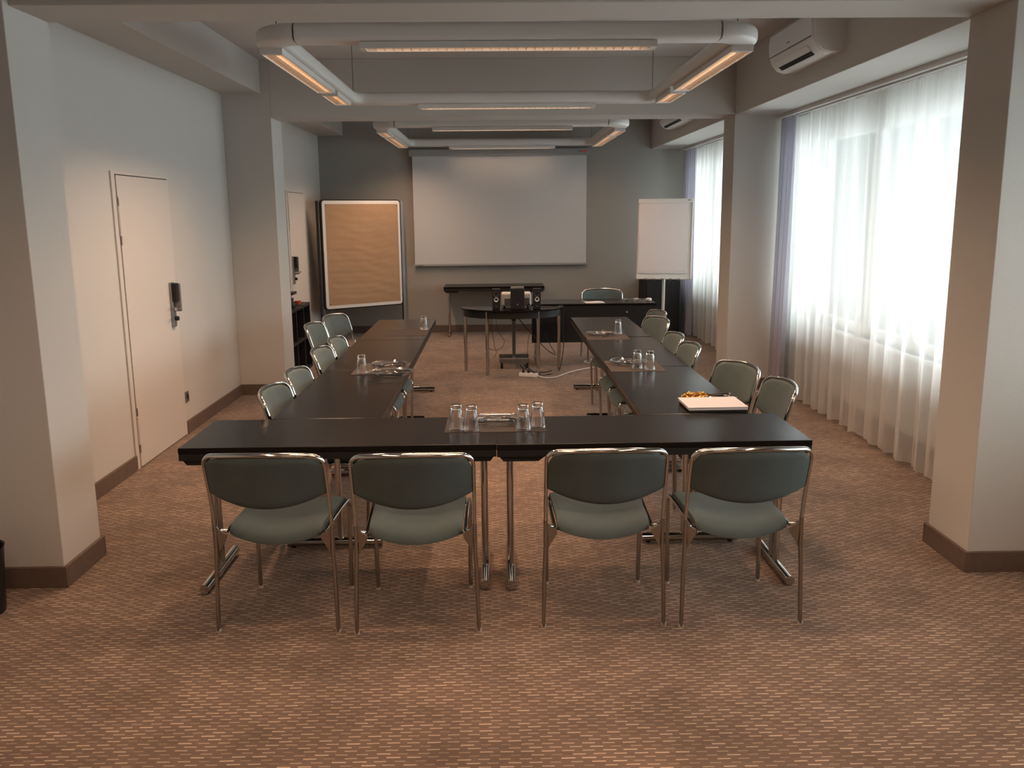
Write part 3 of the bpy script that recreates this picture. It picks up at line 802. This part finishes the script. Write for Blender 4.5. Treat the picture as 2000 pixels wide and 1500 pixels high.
for px, pz in [(-W/2+.06, z1-.06), (-W/2+.065, cz+.1), (-W/2+.06, z0+.065), (W/2-.05, z1-.07)]: MB().cyl((px, -.009, pz), (px, -.014, pz), .006, n=8).build('pin', 'black', r)
for s in (-1, 1):
    x = s*(W/2+.045)
    if s == 1: MB().box(x-.028, x+.022, .0, .035, .05, z1+.0).build('post', 'greypaint', r, smooth=False, bevel=.004)
    else: MB().box(x-.022, x+.010, .03, .055, .05, z1).build('post', 'blackmatt', r, smooth=False, bevel=.004)
    MB().box(x-.03, x+.03, -.20, .16, 0, .05).build('foot', 'blackmatt', r, smooth=False, bevel=.006)
MB().box(W/2+.012, W/2+.034, .001, .03, .05, .62).build('dark_strut', 'blackmatt', r, smooth=False)

# ------------------------------------------------------------------ flip chart
r = thing('flip_chart', 'white flip chart on a round foot by the far window', 'flip chart', (2.21, 11.72, 0), math.radians(-14))
MB().lathe([(0, 0), (.33, 0), (.34, .012), (.32, .025), (.05, .05), (0, .05)], n=40).build('round_base', 'greypaint', r)
MB().cyl((0, 0, .03), (0, -.0, 1.40), .020).build('pole', 'lamp_white', r)
MB().box(-.03, .03, -.11, -.01, .93, .97).box(-.03, .03, -.06, -.01, 1.33, 1.37).build('bracket', 'greypaint', r, smooth=False)
bd = bpy.data.objects.new('board', None)
rot = Matrix.Translation((-.0, -.16, .885)) @ Matrix.Rotation(math.radians(-11), 4, 'X')
rotb = rot @ Matrix.Rotation(math.radians(0), 4, 'Z')
MB().box(-.345, .345, -.014, .014, 0, 1.04, rot=rotb).build('board', 'white', r, smooth=False, bevel=.004)
MB().box(-.345, .345, -.034, -.014, .985, 1.04, rot=rotb).build('clamp_bar', 'lamp_white', r, smooth=False, bevel=.004)
MB().box(-.325, .290, -.026, -.0145, .075, .99, rot=rotb).build('paper_pad', 'paper', r, smooth=False)
MB().box(-.325, .290, -.0285, -.0265, .098, .990, rot=rotb).build('top_sheet', 'paper', r, smooth=False)
MB().box(.345, .358, -.035, .014, 0, 1.04, rot=rotb).build('side_rim', 'white', r, smooth=False)
for k in range(5): MB().box(-.24+k*.105, -.20+k*.105, -.05, -.0145, -.012, .004, rot=rotb).build('pen_clip', 'grey_plastic', r, smooth=False)
MB().box(.285, .320, -.0355, -.0342, 1.015, 1.022, rot=rotb).build('maker_mark', 'black', r, smooth=False)

# ------------------------------------------------------------------ cabinet (right) and shelf (left)
r = thing('cabinet', 'low black cabinet in the far right corner behind the flip chart', 'cabinet', (2.37, 12.86, 0))
MB().box(-.24, .24, -.26, .40, .03, .80).build('body', 'blackmatt', r, smooth=False, bevel=.003)
MB().box(-.22, .22, -.22, .38, 0, .03).build('plinth', 'black', r, smooth=False)
for s in (-1, 1):
    dd = MB().box(s*.003, s*.232, -.278, -.262, .04, .79).build('door', 'black', r, smooth=False, bevel=.002)
r = thing('shelf_unit', 'black open cube shelf against the left wall beyond the far column', 'shelf', (XL+.02, 9.86, 0))
m = MB(); hx, hh, L2 = .355, .755, .545
m.box(0, .01, -L2, L2, 0, hh)
for y in (-L2, -L2/3*1.0-.01+.0, L2/3, L2-.028): m.box(.01, hx, y, y+.028, .0, hh)
for z in (0, .36, hh-.035): m.box(.01, hx, -L2, L2, z, z+.03)
m.build('carcass', 'black', r, smooth=False, bevel=.002)
r = thing('coffee_maker', 'small black and silver machine on top of the black shelf', 'coffee machine', (XL+.24, 9.86, .755), .0)
MB().box(-.09, .09, -.10, .10, 0, .03).build('base', 'black', r, smooth=False, bevel=.004)
MB().box(-.09, .0, -.10, .10, .03, .14).build('body', 'silver', r, smooth=False, bevel=.006)
MB().box(-.09, .09, -.10, .10, .135, .165).build('head', 'black', r, smooth=False, bevel=.006)
MB().cyl((.045, -.03, .03), (.045, -.03, .10), .035).build('jug', 'black', r)
o = MB().lathe([(0, 0), (.025, 0), (.042, .04), (.039, .04), (.022, .005), (0, .005)], n=20).build('bowl', 'red', loc=(XL+.30, 10.12, .755))
tag(o, 'small orange-red bowl at the corner of the black shelf', 'bowl')

# ------------------------------------------------------------------ trolley stand under the half round table
r = thing('trolley_stand', 'grey column stand on castors under the half round table', 'trolley', (.205, 10.32, 0))
MB().box(-.02, .02, -.02, .02, .07, .56).build('column', 'greypaint', r, smooth=False, bevel=.003)
MB().cyl((0, 0, .52), (0, 0, .60), .028).build('clamp_knob', 'black', r)
MB().box(-.16, .16, -.25, .14, .60, .615).build('shelf', 'black', r, smooth=False)
MB().box(-.175, .175, -.29, -.235, .065, .115).box(-.175, .175, .08, .12, .065, .11).box(-.02, .02, -.24, .08, .068, .10).build('base_frame', 'greypaint', r, smooth=False, bevel=.003)
for x in (-.145, .145):
    for y in (-.26, .10):
        MB().cyl((x-.014, y, .028), (x+.014, y, .028), .028).box(x-.01, x+.01, y-.01, y+.01, .04, .066).build('castor', 'rubber', r)

# ------------------------------------------------------------------ power strip and cables
def cable(pts, rad, mat, label, name='cable', smooth_n=8, group=None):
    o = MB().tube(catmull(pts, smooth_n), rad, n=7).build(name, mat, ang=180)
    return tag(o, label, 'cable', group)
r = thing('power_strip', 'white power strip on the carpet under the half round table', 'power strip', (.345, 9.52, 0), math.radians(-22))
MB().box(-.105, .105, -.026, .026, 0, .042).build('strip_body', 'white', r, smooth=False, bevel=.006)
for k in (-.06, 0, .06): MB().cyl((k, 0, .042), (k, 0, .0425), .018).build('outlet', 'grey_plastic', r)
for k in (-.06, 0): MB().cyl((k, 0, .0425), (k, 0, .08), .015, .009).build('plug', 'black', r)
z = .006
cable([(.44, 9.48, .02), (.52, 9.42, z), (.64, 9.45, z), (.80, 9.72, z), (.98, 9.93, z), (1.12, 10.05, z), (1.13, 10.25, z), (1.04, 10.38, z), (1.10, 10.5, z), (1.3, 10.35, z), (1.55, 10.2, z)], .0055, 'white', 'white mains cable snaking from the power strip across the carpet')
cable([(.32, 9.54, .08), (.30, 9.60, .12), (.36, 9.68, .06), (.46, 9.60, z), (.58, 9.62, z), (.70, 9.85, z), (.755, 9.92, .25), (.750, 9.93, .45), (.755, 9.93, .60), (.765, 9.95, .70)], .005, 'rubber', 'black mains lead climbing the right leg of the half round table')
cable([(.28, 9.56, .08), (.26, 9.66, .11), (.30, 9.76, .05), (.40, 9.80, z), (.55, 9.76, z), (.61, 9.86, z)], .004, 'rubber', 'thin black lead on the carpet behind the power strip')
cable([(.245, 10.26, .57), (.31, 10.12, .50), (.42, 10.02, .38), (.50, 9.95, .30), (.58, 9.93, .22), (.67, 9.93, .17)], .005, 'rubber', 'black lead sagging between the stand and the right table leg')
cable([(.55, 10.06, .42), (.59, 10.03, .32), (.63, 10.02, .24), (.67, 10.01, .18)], .004, 'rubber', 'short black lead hanging in front of the table panel')
zt = TZ-.02
cable([(-.10, 10.05, .66), (-.07, 10.05, .52), (-.04, 10.05, .40), (-.02, 10.05, .25), (0, 10.05, .20), (-.03, 10.05, .125)], .0025, 'rubber', 'thin dark lead hanging under the left half of the round table')
cable([(-.04, 10.08, .66), (-.05, 10.08, .50), (-.10, 10.08, .40), (-.10, 10.08, .26), (-.03, 10.08, .21), (.06, 10.08, .24), (.09, 10.08, .32), (.03, 10.08, .42), (0, 10.08, .55), (.01, 10.08, .66)], .0025, 'rubber', 'looped dark lead hanging under the left half of the round table')
cable([(.44, 10.08, .66), (.42, 10.08, .5), (.37, 10.08, .35), (.35, 10.08, .12)], .0025, 'rubber', 'thin dark lead hanging near the right front table leg')
cable([(.335, 9.745, TZ+.03), (.37, 9.725, TZ+.05), (.385, 9.735, TZ+.01), (.50, 9.80, TZ+.006), (.62, 9.86, TZ+.006), (.69, 9.90, TZ+.006), (.72, 9.93, TZ+.012), (.755, 9.925, TZ+.002), (.765, 9.92, .64)], .004, 'rubber', 'black lead lying on the right part of the half round table')
cable([(1.95, 8.35, z), (2.02, 8.55, z), (2.25, 8.6, z), (2.5, 8.55, z), (2.7, 8.5, z)], .006, 'white', 'white cable on the carpet beside the far right column')

# ------------------------------------------------------------------ waste bin at the left edge
r = thing('waste_bin', 'black waste bin standing at the near left column', 'bin', (-2.345, 3.80, 0))
MB().lathe([(0, .004), (.105, 0), (.125, .30), (.129, .305), (.122, .30), (.10, .012), (0, .012)], n=32).build('bin_body', 'black', r)
